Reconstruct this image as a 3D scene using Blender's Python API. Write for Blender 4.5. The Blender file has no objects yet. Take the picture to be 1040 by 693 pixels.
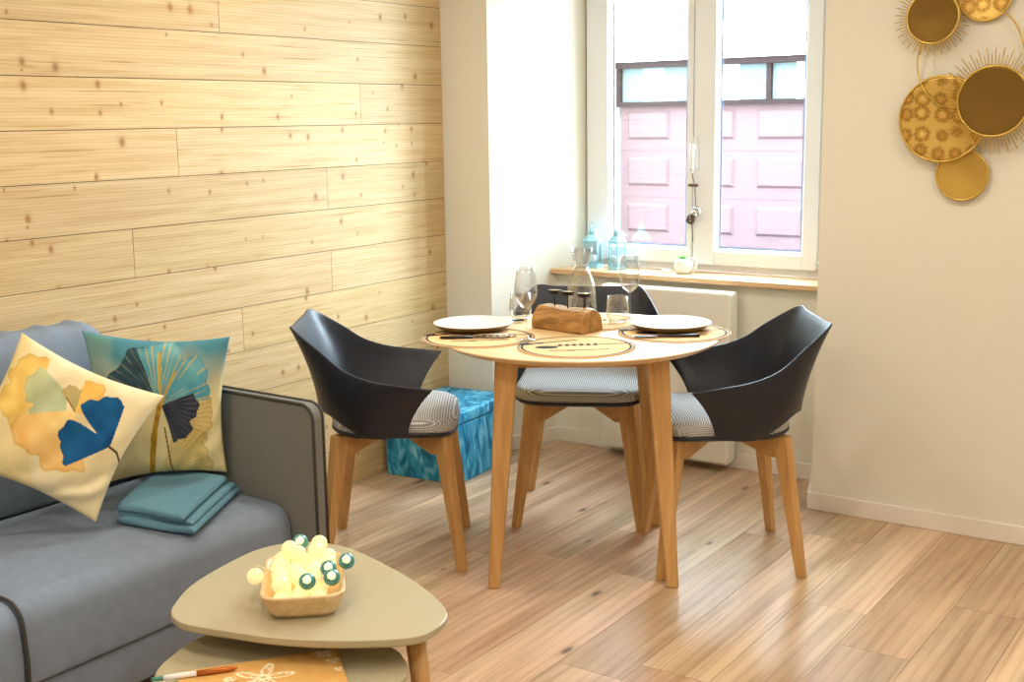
import bpy, bmesh, math, random
from mathutils import Vector, Matrix
random.seed(7)
PI = math.pi
S = bpy.context.scene
COL = S.collection

# ------------------------------------------------------------------ camera
FPX, PITCH, YAW, ROLL = 1236.307, 0.1801264, 0.601839694, -0.015156969
cam_d = bpy.data.cameras.new('camera'); cam = bpy.data.objects.new('camera', cam_d); COL.objects.link(cam)
cyw, syw, cp, sp = math.cos(YAW), math.sin(YAW), math.cos(PITCH), math.sin(PITCH)
F = Vector((-syw*cp, cyw*cp, -sp)); R0 = Vector((cyw, syw, 0)); U0 = R0.cross(F)
cr, sr = math.cos(ROLL), math.sin(ROLL)
RR = cr*R0 + sr*U0; UU = -sr*R0 + cr*U0
m = Matrix.Identity(4)
for i in range(3):
    m[i][0] = RR[i]; m[i][1] = UU[i]; m[i][2] = -F[i]
m[0][3], m[1][3], m[2][3] = 0, 0, 1.46
cam.matrix_world = m
cam_d.sensor_fit = 'HORIZONTAL'; cam_d.sensor_width = 36; cam_d.lens = 36*FPX/1040
cam_d.clip_start = 0.05; cam_d.clip_end = 200
S.camera = cam

# ------------------------------------------------------------------ light and exposure
S.view_settings.view_transform = 'Standard'; S.view_settings.look = 'None'
S.view_settings.gamma = 1; S.view_settings.use_curve_mapping = False
S.view_settings.exposure = 0.1
W = bpy.data.worlds.new('sky'); S.world = W; W.use_nodes = True
W.node_tree.nodes['Background'].inputs[0].default_value = (0.70, 0.87, 1.0, 1)
W.node_tree.nodes['Background'].inputs[1].default_value = 46.0

def light(name, kind, loc, energy, color, size=.1, rot=(0, 0, 0), **kw):
    d = bpy.data.lights.new(name, kind); o = bpy.data.objects.new(name, d); COL.objects.link(o)
    o.location = loc; o.rotation_euler = rot; d.energy = energy; d.color = color
    for k, v in kw.items(): setattr(d, k, v)
    if kind == 'AREA': d.size = size
    else: d.shadow_soft_size = size
    return o
WARM = (1.0, 0.91, 0.79)
LAMP = 10.0
for lx, ly in [(-2.6, 2.9), (-1.4, 2.9), (-0.2, 2.9), (-2.6, 1.2), (-1.3, 1.2), (0.2, 1.2), (-2.2, -0.4), (-0.6, -0.4), (0.9, 2.6), (0.9, -0.4)]:
    light('ceiling_spot', 'AREA', (lx, ly, 2.47), LAMP, WARM, .13, shape='DISK')
pl = light('window_portal', 'AREA', (-2.30, 4.965, 1.54), 1, (1, 1, 1), 1.15, rot=(-PI/2, 0, 0), shape='RECTANGLE')
pl.data.size_y = 1.5; pl.data.cycles.is_portal = True

# ------------------------------------------------------------------ helpers
def lin(c):
    return tuple((x/255/12.92 if x/255 <= .04045 else ((x/255+.055)/1.055)**2.4) for x in c)
def tag(o, label=None, cat=None, group=None, kind=None):
    if label: o['label'] = label
    if cat: o['category'] = cat
    if group: o['group'] = group
    if kind: o['kind'] = kind
    return o
def empty(name, loc=(0, 0, 0), label=None, cat=None, group=None, kind=None):
    o = bpy.data.objects.new(name, None); COL.objects.link(o); o.location = loc; o.empty_display_size = .05
    return tag(o, label, cat, group, kind)
def rootloc(p):
    while p.parent: p = p.parent
    return p.location.copy()
def add(name, V, Fc, mat, parent=None, smooth=False, bevel=0, seg=2, solid=0, sub=0, attr=None, uv=None, origin=True, off=0):
    """vertices in world coordinates (or in the local ones of a root standing at the origin)"""
    V = [Vector(v) for v in V]
    if parent: o0 = rootloc(parent) if parent.parent or parent.type == 'EMPTY' or True else Vector()
    elif origin:
        o0 = Vector(((min(v.x for v in V)+max(v.x for v in V))/2, (min(v.y for v in V)+max(v.y for v in V))/2, min(v.z for v in V)))
    else: o0 = Vector()
    me = bpy.data.meshes.new(name); me.from_pydata([v-o0 for v in V], [], Fc)
    bm = bmesh.new(); bm.from_mesh(me)
    if not uv and not attr: bmesh.ops.recalc_face_normals(bm, faces=bm.faces)
    bm.to_mesh(me); bm.free()
    if attr:
        a = me.color_attributes.new('Col', 'FLOAT_COLOR', 'POINT')
        for i, c in enumerate(attr): a.data[i].color = (*c[:3], 1)
    if uv:
        l = me.uv_layers.new(name='UVMap')
        for i, c in enumerate(uv): l.data[i].uv = c
    me.materials.append(mat)
    o = bpy.data.objects.new(name, me); COL.objects.link(o)
    if parent: o.parent = parent
    else: o.location = o0
    if smooth:
        for p in me.polygons: p.use_smooth = True
    if solid:
        md = o.modifiers.new('s', 'SOLIDIFY'); md.thickness = solid; md.offset = off
    if bevel:
        md = o.modifiers.new('b', 'BEVEL'); md.width = bevel; md.segments = seg; md.limit_method = 'ANGLE'; md.angle_limit = math.radians(40)
        md.harden_normals = False
        for p in me.polygons: p.use_smooth = True
        w = o.modifiers.new('w', 'WEIGHTED_NORMAL'); w.keep_sharp = False
    if sub:
        md = o.modifiers.new('u', 'SUBSURF'); md.levels = sub; md.render_levels = sub
    return o
def box_vf(a, b):
    x0, y0, z0 = a; x1, y1, z1 = b
    return ([(x0,y0,z0),(x1,y0,z0),(x1,y1,z0),(x0,y1,z0),(x0,y0,z1),(x1,y0,z1),(x1,y1,z1),(x0,y1,z1)],
            [(0,3,2,1),(4,5,6,7),(0,1,5,4),(1,2,6,5),(2,3,7,6),(3,0,4,7)])
def box(name, a, b, mat, parent=None, bevel=0, **k):
    V, Fc = box_vf(a, b); return add(name, V, Fc, mat, parent, bevel=bevel, **k)
def boxes_vf(L):
    V, Fc = [], []
    for a, b in L:
        v, f = box_vf(a, b); n = len(V); V += v; Fc += [tuple(i+n for i in q) for q in f]
    return V, Fc
def prism_vf(out, z0, z1):
    n = len(out)
    V = [(x, y, z0) for x, y in out] + [(x, y, z1) for x, y in out]
    Fc = [tuple(range(n-1, -1, -1)), tuple(range(n, 2*n))] + [(i, (i+1) % n, n+(i+1) % n, n+i) for i in range(n)]
    return V, Fc
def prism(name, out, z0, z1, mat, parent=None, bevel=0, **k):
    V, Fc = prism_vf(out, z0, z1); return add(name, V, Fc, mat, parent, bevel=bevel, **k)
def lathe_vf(prof, c=(0, 0, 0), seg=40):
    V, Fc, rings = [], [], []
    for r, z in prof:
        if r < 1e-6: rings.append([len(V)]); V.append((c[0], c[1], c[2]+z))
        else:
            rings.append(list(range(len(V), len(V)+seg)))
            V += [(c[0]+r*math.cos(2*PI*i/seg), c[1]+r*math.sin(2*PI*i/seg), c[2]+z) for i in range(seg)]
    for A, B in zip(rings, rings[1:]):
        for i in range(seg):
            j = (i+1) % seg
            if len(A) == 1 and len(B) == 1: continue
            if len(A) == 1: Fc.append((A[0], B[j], B[i]))
            elif len(B) == 1: Fc.append((A[i], A[j], B[0]))
            else: Fc.append((A[i], A[j], B[j], B[i]))
    return V, Fc
def lathe(name, prof, mat, parent=None, c=(0, 0, 0), seg=40, smooth=True, **k):
    V, Fc = lathe_vf(prof, c, seg); return add(name, V, Fc, mat, parent, smooth=smooth, **k)
def tube_vf(pts, r, n=8, closed=False):
    pts = [Vector(p) for p in pts]; rs = r if isinstance(r, (list, tuple)) else [r]*len(pts)
    V, Fc = [], []; N = len(pts); up = None
    for i, p in enumerate(pts):
        t = (pts[(i+1) % N]-pts[i-1]) if closed else (pts[min(i+1, N-1)]-pts[max(i-1, 0)])
        t.normalize()
        if up is None: up = Vector((0, 0, 1)) if abs(t.z) < .9 else Vector((1, 0, 0))
        a = (up-t*up.dot(t)).normalized(); up = a; b = t.cross(a)
        V += [p+rs[i]*(math.cos(2*PI*k/n)*a+math.sin(2*PI*k/n)*b) for k in range(n)]
    for i in range(N if closed else N-1):
        for k in range(n):
            Fc.append((i*n+k, i*n+(k+1) % n, ((i+1) % N)*n+(k+1) % n, ((i+1) % N)*n+k))
    if not closed: Fc += [tuple(range(n-1, -1, -1)), tuple((N-1)*n+k for k in range(n))]
    return V, Fc
def tube(name, pts, r, mat, parent=None, n=8, closed=False, **k):
    V, Fc = tube_vf(pts, r, n, closed); return add(name, V, Fc, mat, parent, smooth=True, **k)
def merge(*vfs):
    V, Fc = [], []
    for v, f in vfs:
        n = len(V); V += list(v); Fc += [tuple(i+n for i in q) for q in f]
    return V, Fc
def frustum_vf(p0, p1, w0, w1, ang=0, ch=0):
    """square leg from p0 (half-width w0) to p1; ang turns the section about z; w may be (wx, wy)"""
    V = []
    for p, w in ((p0, w0), (p1, w1)):
        wx, wy = w if isinstance(w, tuple) else (w, w)
        for sx, sy in ((-1,-1),(1,-1),(1,1),(-1,1)):
            x, y = sx*wx, sy*wy
            V.append((p[0]+x*math.cos(ang)-y*math.sin(ang), p[1]+x*math.sin(ang)+y*math.cos(ang), p[2]))
    return V, [(3,2,1,0),(4,5,6,7),(0,1,5,4),(1,2,6,5),(2,3,7,6),(3,0,4,7)]
def catmull(P, n, closed=True):
    P = [Vector(p) for p in P]; out = []; N = len(P)
    for i in range(N if closed else N-1):
        if closed: a, b, c, d = P[i-1], P[i], P[(i+1) % N], P[(i+2) % N]
        else: a, b, c, d = P[max(i-1, 0)], P[i], P[i+1], P[min(i+2, N-1)]
        for k in range(n):
            t = k/n
            out.append(.5*((2*b)+(c-a)*t+(2*a-5*b+4*c-d)*t*t+(3*b-a-3*c+d)*t**3))
    if not closed: out.append(P[-1])
    return out
def grid_vf(fn, nu, nv):
    V = [fn(i/nu, j/nv) for j in range(nv+1) for i in range(nu+1)]
    Fc = [(j*(nu+1)+i, j*(nu+1)+i+1, (j+1)*(nu+1)+i+1, (j+1)*(nu+1)+i) for j in range(nv) for i in range(nu)]
    return V, Fc
def copy_tree(o, parent=None):
    c = o.copy(); COL.objects.link(c); c.parent = parent
    for ch in list(o.children): copy_tree(ch, c)
    return c

# ------------------------------------------------------------------ materials
def mat(name, col, rough=.5, metal=0, spec=.5, noise=0, nscale=40, bump=0, bscale=200, coat=0):
    mt = bpy.data.materials.new(name); mt.use_nodes = True
    nt = mt.node_tree; b = nt.nodes['Principled BSDF']
    b.inputs['Base Color'].default_value = (*col, 1); b.inputs['Roughness'].default_value = rough
    b.inputs['Metallic'].default_value = metal; b.inputs['Specular IOR Level'].default_value = spec
    if coat: b.inputs['Coat Weight'].default_value = coat; b.inputs['Coat Roughness'].default_value = .2
    tc = nt.nodes.new('ShaderNodeTexCoord')
    if noise:
        n = nt.nodes.new('ShaderNodeTexNoise'); n.inputs['Scale'].default_value = nscale; n.inputs['Detail'].default_value = 4
        nt.links.new(tc.outputs['Object'], n.inputs['Vector'])
        r = nt.nodes.new('ShaderNodeMix'); r.data_type = 'RGBA'
        r.inputs[6].default_value = (*[c*(1-noise) for c in col], 1); r.inputs[7].default_value = (*[min(1, c*(1+noise)) for c in col], 1)
        nt.links.new(n.outputs['Fac'], r.inputs[0]); nt.links.new(r.outputs[2], b.inputs['Base Color'])
    if bump:
        n2 = nt.nodes.new('ShaderNodeTexNoise'); n2.inputs['Scale'].default_value = bscale; n2.inputs['Detail'].default_value = 3
        nt.links.new(tc.outputs['Object'], n2.inputs['Vector'])
        bp = nt.nodes.new('ShaderNodeBump'); bp.inputs['Strength'].default_value = bump; bp.inputs['Distance'].default_value = .002
        nt.links.new(n2.outputs['Fac'], bp.inputs['Height']); nt.links.new(bp.outputs['Normal'], b.inputs['Normal'])
    return mt
def ramp(nt, stops):
    r = nt.nodes.new('ShaderNodeValToRGB'); e = r.color_ramp.elements
    while len(e) < len(stops): e.new(.5)
    for el, (p, c) in zip(e, stops): el.position = p; el.color = (*c, 1) if len(c) == 3 else c
    return r
def wood(name, light_c, dark_c, axis=None, rough=.45, scale=1.0, knots=None, knot_c=None, uv=False, spec=.4, stretch=14, bump=.05, streak=0, streak_c=None, band=.3):
    """long grain along 'axis' (object coordinates) or along u of the UV map"""
    mt = bpy.data.materials.new(name); mt.use_nodes = True; nt = mt.node_tree; L = nt.links.new
    b = nt.nodes['Principled BSDF']; b.inputs['Roughness'].default_value = rough; b.inputs['Specular IOR Level'].default_value = spec
    tc = nt.nodes.new('ShaderNodeTexCoord'); src = tc.outputs['UV' if uv else 'Object']
    def mapped(k):
        mp = nt.nodes.new('ShaderNodeMapping'); L(src, mp.inputs['Vector'])
        q = [k, k, k]; q['xyz'.index(axis or 'x')] = 1.0
        mp.inputs['Scale'].default_value = [x*scale for x in q]; return mp.outputs[0]
    def mult(col, fac_col, f, mode='MULTIPLY'):
        mx = nt.nodes.new('ShaderNodeMix'); mx.data_type = 'RGBA'; mx.blend_type = mode
        if isinstance(f, float) or isinstance(f, int): mx.inputs[0].default_value = f
        else: L(f, mx.inputs[0])
        L(col, mx.inputs[6])
        if isinstance(fac_col, tuple): mx.inputs[7].default_value = (*fac_col, 1)
        else: L(fac_col, mx.inputs[7])
        return mx.outputs[2]
    base = mapped(stretch)
    n = nt.nodes.new('ShaderNodeTexNoise'); n.inputs['Scale'].default_value = 2.2; n.inputs['Detail'].default_value = 6; n.inputs['Roughness'].default_value = .6; n.inputs['Distortion'].default_value = .5
    L(base, n.inputs['Vector'])
    mid = tuple((a+c)/2 for a, c in zip(light_c, dark_c))
    r = ramp(nt, [(.28, dark_c), (.45, mid), (.62, light_c), (.85, tuple(min(1, c*1.04) for c in light_c))])
    L(n.outputs['Fac'], r.inputs[0]); col = r.outputs[0]
    # annual rings cut lengthwise
    w = nt.nodes.new('ShaderNodeTexWave'); w.wave_type = 'BANDS'; w.bands_direction = 'Y' if (axis or 'x') != 'y' else 'X'
    w.inputs['Scale'].default_value = 1.5; w.inputs['Distortion'].default_value = 4.5; w.inputs['Detail'].default_value = 2; w.inputs['Detail Scale'].default_value = .6
    L(base, w.inputs['Vector'])
    r2 = ramp(nt, [(0, (.70, .62, .52)), (.4, (1, 1, 1))]); L(w.outputs['Fac'], r2.inputs[0]); col = mult(col, r2.outputs[0], band)
    if streak:
        sn = nt.nodes.new('ShaderNodeTexNoise'); sn.inputs['Scale'].default_value = 2.6; sn.inputs['Detail'].default_value = 3
        L(mapped(55), sn.inputs['Vector'])
        rs = ramp(nt, [(.62, (0, 0, 0)), (.70, (streak, streak, streak))]); L(sn.outputs['Fac'], rs.inputs[0])
        col = mult(col, streak_c or dark_c, rs.outputs[0], 'MIX')
    if uv:
        at = nt.nodes.new('ShaderNodeAttribute'); at.attribute_name = 'Col'; col = mult(col, at.outputs['Color'], 1.0)
    if knots:
        kx, ky, share, rad = knots
        m2 = nt.nodes.new('ShaderNodeMapping'); m2.inputs['Scale'].default_value = (kx, ky, 1); L(src, m2.inputs['Vector'])
        nd = nt.nodes.new('ShaderNodeTexNoise'); nd.inputs['Scale'].default_value = 40; L(src, nd.inputs['Vector'])
        ad = nt.nodes.new('ShaderNodeMix'); ad.data_type = 'VECTOR'; ad.inputs[0].default_value = .05; L(m2.outputs[0], ad.inputs[4]); L(nd.outputs['Color'], ad.inputs[5])
        v = nt.nodes.new('ShaderNodeTexVoronoi'); v.voronoi_dimensions = '2D'; v.inputs['Scale'].default_value = 1; L(ad.outputs[1], v.inputs['Vector'])
        rk = ramp(nt, [(.0, (1, 1, 1)), (rad*.5, (.8, .8, .8)), (rad, (.18, .18, .18)), (rad*2, (0, 0, 0))]); sep = nt.nodes.new('ShaderNodeSeparateColor'); L(v.outputs['Color'], sep.inputs[0])
        sz = nt.nodes.new('ShaderNodeMapRange'); sz.inputs[3].default_value = .75; sz.inputs[4].default_value = 2.4; L(sep.outputs[1], sz.inputs[0])
        dm = nt.nodes.new('ShaderNodeMath'); dm.operation = 'MULTIPLY'; L(v.outputs['Distance'], dm.inputs[0]); L(sz.outputs[0], dm.inputs[1]); L(dm.outputs[0], rk.inputs[0])
        gt = nt.nodes.new('ShaderNodeMath'); gt.operation = 'LESS_THAN'; gt.inputs[1].default_value = share; L(sep.outputs[0], gt.inputs[0])
        mu = nt.nodes.new('ShaderNodeMath'); mu.operation = 'MULTIPLY'; L(rk.outputs[0], mu.inputs[0]); L(gt.outputs[0], mu.inputs[1])
        col = mult(col, knot_c or dark_c, mu.outputs[0], 'MIX')
    L(col, b.inputs['Base Color'])
    if bump:
        bp = nt.nodes.new('ShaderNodeBump'); bp.inputs['Strength'].default_value = bump; bp.inputs['Distance'].default_value = .001
        L(n.outputs['Fac'], bp.inputs['Height']); L(bp.outputs['Normal'], b.inputs['Normal'])
    return mt
def printed(name, rough=.8, bump=.1, bscale=400, sheen=0):
    """base colour from the printed pattern stored on the mesh"""
    mt = mat(name, (.5, .5, .5), rough, spec=.2, bump=bump, bscale=bscale); nt = mt.node_tree
    at = nt.nodes.new('ShaderNodeAttribute'); at.attribute_name = 'Col'
    nt.links.new(at.outputs['Color'], nt.nodes['Principled BSDF'].inputs['Base Color'])
    return mt
def glass_thin(name, tint=(1, 1, 1), fac=.06):
    mt = bpy.data.materials.new(name); mt.use_nodes = True; nt = mt.node_tree; nt.nodes.clear(); L = nt.links.new
    o = nt.nodes.new('ShaderNodeOutputMaterial'); t = nt.nodes.new('ShaderNodeBsdfTransparent'); t.inputs[0].default_value = (*tint, 1)
    g = nt.nodes.new('ShaderNodeBsdfGlossy'); g.inputs['Roughness'].default_value = .02
    lw = nt.nodes.new('ShaderNodeLayerWeight'); lw.inputs['Blend'].default_value = .22
    mp = nt.nodes.new('ShaderNodeMapRange'); mp.inputs[3].default_value = fac; mp.inputs[4].default_value = .85
    L(lw.outputs['Facing'], mp.inputs[0])
    pw = nt.nodes.new('ShaderNodeMath'); pw.operation = 'POWER'; pw.inputs[1].default_value = 1.6
    L(mp.outputs[0], pw.inputs[0])
    mx = nt.nodes.new('ShaderNodeMixShader'); L(mp.outputs[0], mx.inputs[0]); L(t.outputs[0], mx.inputs[1]); L(g.outputs[0], mx.inputs[2]); L(mx.outputs[0], o.inputs[0])
    return mt
def glow(name, col, strength, base):
    mt = mat(name, base, .5); b = mt.node_tree.nodes['Principled BSDF']
    b.inputs['Emission Color'].default_value = (*col, 1); b.inputs['Emission Strength'].default_value = strength
    return mt

M = {}
M['paint'] = mat('wall paint', (.775, .745, .635), .85, spec=.15, noise=.015, nscale=3)
M['reveal'] = mat('reveal paint', (.86, .87, .87), .8, spec=.15)
M['base'] = mat('baseboard paint', (.82, .76, .67), .5)
M['ceil'] = mat('ceiling paint', (.88, .86, .82), .9)
M['pine'] = wood('pine boards', lin((217, 192, 147)), lin((198, 166, 116)), rough=.55, knots=(12, 8.5, .34, .13), knot_c=lin((158, 112, 58)), uv=True, stretch=20, spec=.32, streak=.8, streak_c=lin((172, 124, 66)), band=.35)
M['gap'] = mat('dark gap', (.06, .04, .025), .9)
M['oakfloor'] = wood('oak floor', lin((218, 188, 157)), lin((168, 134, 102)), rough=.33, knots=(2.6, 7, .16, .09), knot_c=lin((92, 62, 38)), uv=True, scale=.55, stretch=11, spec=.5, streak=.4, streak_c=lin((140, 96, 60)), band=.4)
M['oak'] = wood('oak legs', lin((208, 164, 104)), lin((184, 136, 78)), axis='z', rough=.42, scale=1.2, band=.15)
M['oakx'] = wood('oak rails', lin((206, 160, 100)), lin((180, 132, 74)), axis='x', rough=.42, scale=1.2, band=.15)
M['top'] = wood('oak table top', lin((228, 198, 148)), lin((214, 178, 124)), axis='x', rough=.38, scale=.9, bump=.02, band=.12)
M['edge'] = wood('oak table edge', lin((176, 122, 66)), lin((140, 90, 45)), axis='x', rough=.5)
M['sillwood'] = wood('sill wood', lin((226, 194, 152)), lin((206, 166, 118)), axis='x', rough=.4, band=.12)
M['shell'] = mat('charcoal plastic', lin((29, 33, 43)), .42, spec=.45, bump=.04, bscale=900)
M['white'] = mat('white frame', (.84, .85, .86), .35)
M['grey'] = mat('grey rubber', (.22, .23, .25), .6)
M['blueseal'] = mat('blue grey seal', lin((130, 158, 198)), .5)
M['pane'] = glass_thin('window glass', (.97, .98, .98), .03)
M['glass'] = glass_thin('drinking glass', (.97, .975, .98), .05)
M['rad'] = mat('radiator enamel', (.80, .77, .68), .4)
M['metal'] = mat('steel', (.62, .62, .62), .25, 1)
M['black'] = mat('black metal', (.012, .012, .013), .4, .3)
M['brass'] = mat('brass', lin((214, 182, 96)), .32, 1, noise=.08, nscale=60)
M['sofa'] = mat('grey velour', lin((128, 140, 156)), .9, spec=.15, noise=.16, nscale=28, bump=.3, bscale=700)
M['sofaarm'] = mat('grey arm cloth', lin((122, 122, 117)), .92, spec=.12, noise=.10, nscale=160, bump=.3, bscale=900)
M['pipe'] = mat('dark piping', lin((62, 60, 56)), .9)
M['blanket'] = mat('teal fleece', lin((104, 146, 164)), .95, spec=.1, noise=.06, nscale=90, bump=.4, bscale=500)
M['taupe'] = mat('taupe lacquer', lin((176, 166, 136)), .42)
M['taupedge'] = mat('taupe edge', lin((126, 117, 92)), .45)
M['tray'] = wood('tray wood', lin((230, 202, 158)), lin((206, 170, 118)), axis='x', rough=.45, scale=2, band=.15)
M['log'] = wood('olive wood', lin((186, 140, 80)), lin((112, 72, 32)), axis='x', rough=.4, scale=3.5, stretch=5, band=.6)
M['plate'] = mat('cream stoneware', (.84, .78, .66), .3, coat=.3)
M['plateback'] = mat('brown stoneware', lin((126, 104, 62)), .5)
M['print'] = printed('printed cotton'); M['printcork'] = printed('printed cork', .85, .25, 300); M['paper'] = printed('printed card', .6, .02)
M['lantern'] = mat('light blue metal', lin((150, 205, 222)), .4)
M['lanternglass'] = glass_thin('lantern glass', (.82, .93, .97), .08)
M['ceramic'] = mat('white ceramic', (.86, .86, .86), .2)
M['leaf'] = mat('succulent green', lin((84, 190, 60)), .5, noise=.2, nscale=50)
M['soil'] = mat('potting soil', lin((60, 42, 30)), .9)
M['rattan'] = mat('brown rattan', lin((96, 72, 56)), .7, noise=.4, nscale=200)
M['ball'] = glow('cream cotton ball lit', (1, .84, .42), .52, (.80, .66, .30))
M['ballteal'] = mat('teal cotton ball', lin((60, 140, 140)), .35, noise=.3, nscale=120, coat=.5)
M['bulb'] = glow('warm bulb', (1, .82, .42), .9, (.9, .8, .5))
M['cord'] = mat('clear cord', (.75, .65, .4), .4)
M['garage'] = mat('brown garage door', lin((74, 59, 60)), .9, spec=0)
M['garagedark'] = mat('dark brown beam', lin((30, 24, 25)), .9, spec=0)
M['render'] = mat('white render', (.85, .83, .80), .9)
M['street'] = mat('street asphalt', (.09, .09, .09), .9, noise=.1, nscale=5)
M['frost'] = mat('pale frosted glazing', lin((72, 81, 81)), .6, spec=0)
# striped chair fabric
def fabric():
    mt = mat('black and white woven stripe', (.3, .3, .3), .9, spec=.1, bump=.3, bscale=600); nt = mt.node_tree; L = nt.links.new
    tc = nt.nodes.new('ShaderNodeTexCoord'); sx = nt.nodes.new('ShaderNodeSeparateXYZ'); L(tc.outputs['Object'], sx.inputs[0])
    def wave(sock, per):
        a = nt.nodes.new('ShaderNodeMath'); a.operation = 'MULTIPLY'; a.inputs[1].default_value = 2*PI/per; L(sock, a.inputs[0])
        s = nt.nodes.new('ShaderNodeMath'); s.operation = 'SINE'; L(a.outputs[0], s.inputs[0]); return s.outputs[0]
    def plus(a, b):
        q = nt.nodes.new('ShaderNodeMath'); q.operation = 'ADD'; L(a, q.inputs[0]); L(b, q.inputs[1]); return q.outputs[0]
    w1, w2 = wave(plus(sx.outputs[0], sx.outputs[2]), .0075), wave(plus(sx.outputs[1], sx.outputs[2]), .0075)
    ml = nt.nodes.new('ShaderNodeMath'); ml.operation = 'MAXIMUM'; L(w1, ml.inputs[0]); L(w2, ml.inputs[1])
    r = ramp(nt, [(.0, lin((74, 77, 84))), (.6, lin((208, 206, 202)))])
    L(ml.outputs[0], r.inputs[0]); L(r.outputs[0], nt.nodes['Principled BSDF'].inputs['Base Color'])
    return mt
M['fabric'] = fabric()
def velvet(name, c1, c2, c3, sc):
    mt = mat(name, c1, .55, spec=.3); nt = mt.node_tree; L = nt.links.new
    tc = nt.nodes.new('ShaderNodeTexCoord'); mp = nt.nodes.new('ShaderNodeMapping'); mp.inputs['Scale'].default_value = (sc, sc, sc*.35); L(tc.outputs['Object'], mp.inputs[0])
    n = nt.nodes.new('ShaderNodeTexNoise'); n.inputs['Scale'].default_value = 1; n.inputs['Detail'].default_value = 6; n.inputs['Distortion'].default_value = 1.2; L(mp.outputs[0], n.inputs['Vector'])
    r = ramp(nt, [(.35, c1), (.5, c2), (.66, c3)]); L(n.outputs['Fac'], r.inputs[0]); L(r.outputs[0], nt.nodes['Principled BSDF'].inputs['Base Color'])
    return mt
M['velvet'] = velvet('turquoise crushed velvet', lin((14, 100, 142)), lin((48, 152, 196)), lin((134, 206, 232)), 22)

# ------------------------------------------------------------------ room shell
XP, YB, YN, YW = -3.271, 4.258, 4.615, 4.78
def planks_vf(rows, L0, L1, place, gap=.0012, thick=.012, var=.10):
    """rows: (v0, v1, [joint positions]); place(u, v, d) -> point; returns verts, faces, uv, colour"""
    V, Fc, UV, C = [], [], [], []
    for v0, v1, joints in rows:
        js = [L0] + sorted(j for j in joints if L0 < j < L1) + [L1]
        for a, b in zip(js, js[1:]):
            n = len(V); g = gap
            q = [(a+g, v0+g), (b-g, v0+g), (b-g, v1-g), (a+g, v1-g)]
            V += [place(u, v, 0) for u, v in q] + [place(u, v, thick) for u, v in q]
            ou, ov = random.uniform(0, 60), random.uniform(0, 60)
            c = random.uniform(1-var, 1+var*.5); cc = (c, c*random.uniform(.97, 1.01), c*random.uniform(.92, 1.02))
            C += [cc]*8
            fs = [(0, 1, 2, 3), (4, 7, 6, 5), (0, 4, 5, 1), (1, 5, 6, 2), (2, 6, 7, 3), (3, 7, 4, 0)]
            uvq = q + q
            for f in fs:
                Fc.append(tuple(n+i for i in f)); UV += [(uvq[i][0]+ou, uvq[i][1]-v0+ov) for i in f]
    return V, Fc, UV, C
# plank wall
H = .1609; rows = []
JT = {0: [3.3, 1.4], 1: [2.2, .3], 2: [3.62, 1.1], 3: [2.45], 4: [3.04, .8], 5: [3.52, 1.2], 6: [2.581, .2], 7: [3.515, 1.4], 8: [2.79, .6], 9: [3.725, 1.8], 10: [1.9, 0], 11: [3.007, 1.0], 12: [2.3], 13: [3.4, 1.3], 14: [2.6], 15: [3.1]}
for k in range(16):
    rows.append((k*H, min((k+1)*H, 2.5), JT[k]+[-.7]))
V, Fc, UV, C = planks_vf(rows, -1.6, YB, lambda u, v, d: (XP-d, u, v))
Vb, Fb = box_vf((XP-.09, -1.6, 0), (XP-.0035, YB, 2.5))
tag(add('wall_left', V, Fc, M['pine'], uv=UV, attr=C, origin=False), kind='structure')
tag(add('wall_left_backing', Vb, Fb, M['gap'], origin=False), kind='structure')
# floor
rows = []; k = 0
x = -3.27
edges = [-3.272, -3.07] + [-3.07+.2*i for i in range(1, 25)]
for i, (a, b) in enumerate(zip(edges, edges[1:])):
    o = random.uniform(0, 1.2)
    js = [-1.6+o+1.25*j for j in range(6)]
    if abs(a+1.27) < .02: js = [3.39-1.25*j for j in range(4)] + [4.64]
    rows.append((a, b, js))
V, Fc, UV, C = planks_vf(rows, -1.6, 4.70, lambda u, v, d: (v, u, -d), gap=.0007, var=.2)
C = [(c[0]*random.choice([.93, 1, 1.0, 1.04]),)*1 + c[1:] for c in C]
Vb, Fb = box_vf((-3.36, -1.6, -.08), (1.75, 5.0, -.0025))
tag(add('floor', V, Fc, M['oakfloor'], uv=UV, attr=C, origin=False), kind='structure')
tag(add('floor_underlay', Vb, Fb, M['gap'], origin=False), kind='structure')
def struct(name, VF, mt, **k): return tag(add(name, VF[0], VF[1], mt, origin=False, **k), kind='structure')
struct('wall_back_left', prism_vf([(-3.36, YB), (-3.028, YB), (-2.862, YW), (-2.862, 4.95), (-3.36, 4.95)], 0, 2.5), M['paint'])
struct('wall_back_right', prism_vf([(-1.57, YB), (1.7, YB), (1.7, 4.95), (-1.736, 4.95), (-1.736, YW)], 0, 2.5), M['paint'])
struct('wall_back', box_vf((-2.95, YN, 0), (-1.65, 4.95, .775)), M['paint'])
struct('wall_back_lintel', box_vf((-3.03, YB, 2.30), (-1.56, 4.95, 2.5)), M['paint'])
struct('wall_right', box_vf((1.6, -1.6, 0), (1.7, YB, 2.5)), M['paint'])
struct('wall_front', box_vf((-3.36, -1.7, 0), (1.7, -1.6, 2.5)), M['paint'])
struct('ceiling', box_vf((-3.36, -1.7, 2.5), (1.7, 4.95, 2.6)), M['ceil'])
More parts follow.
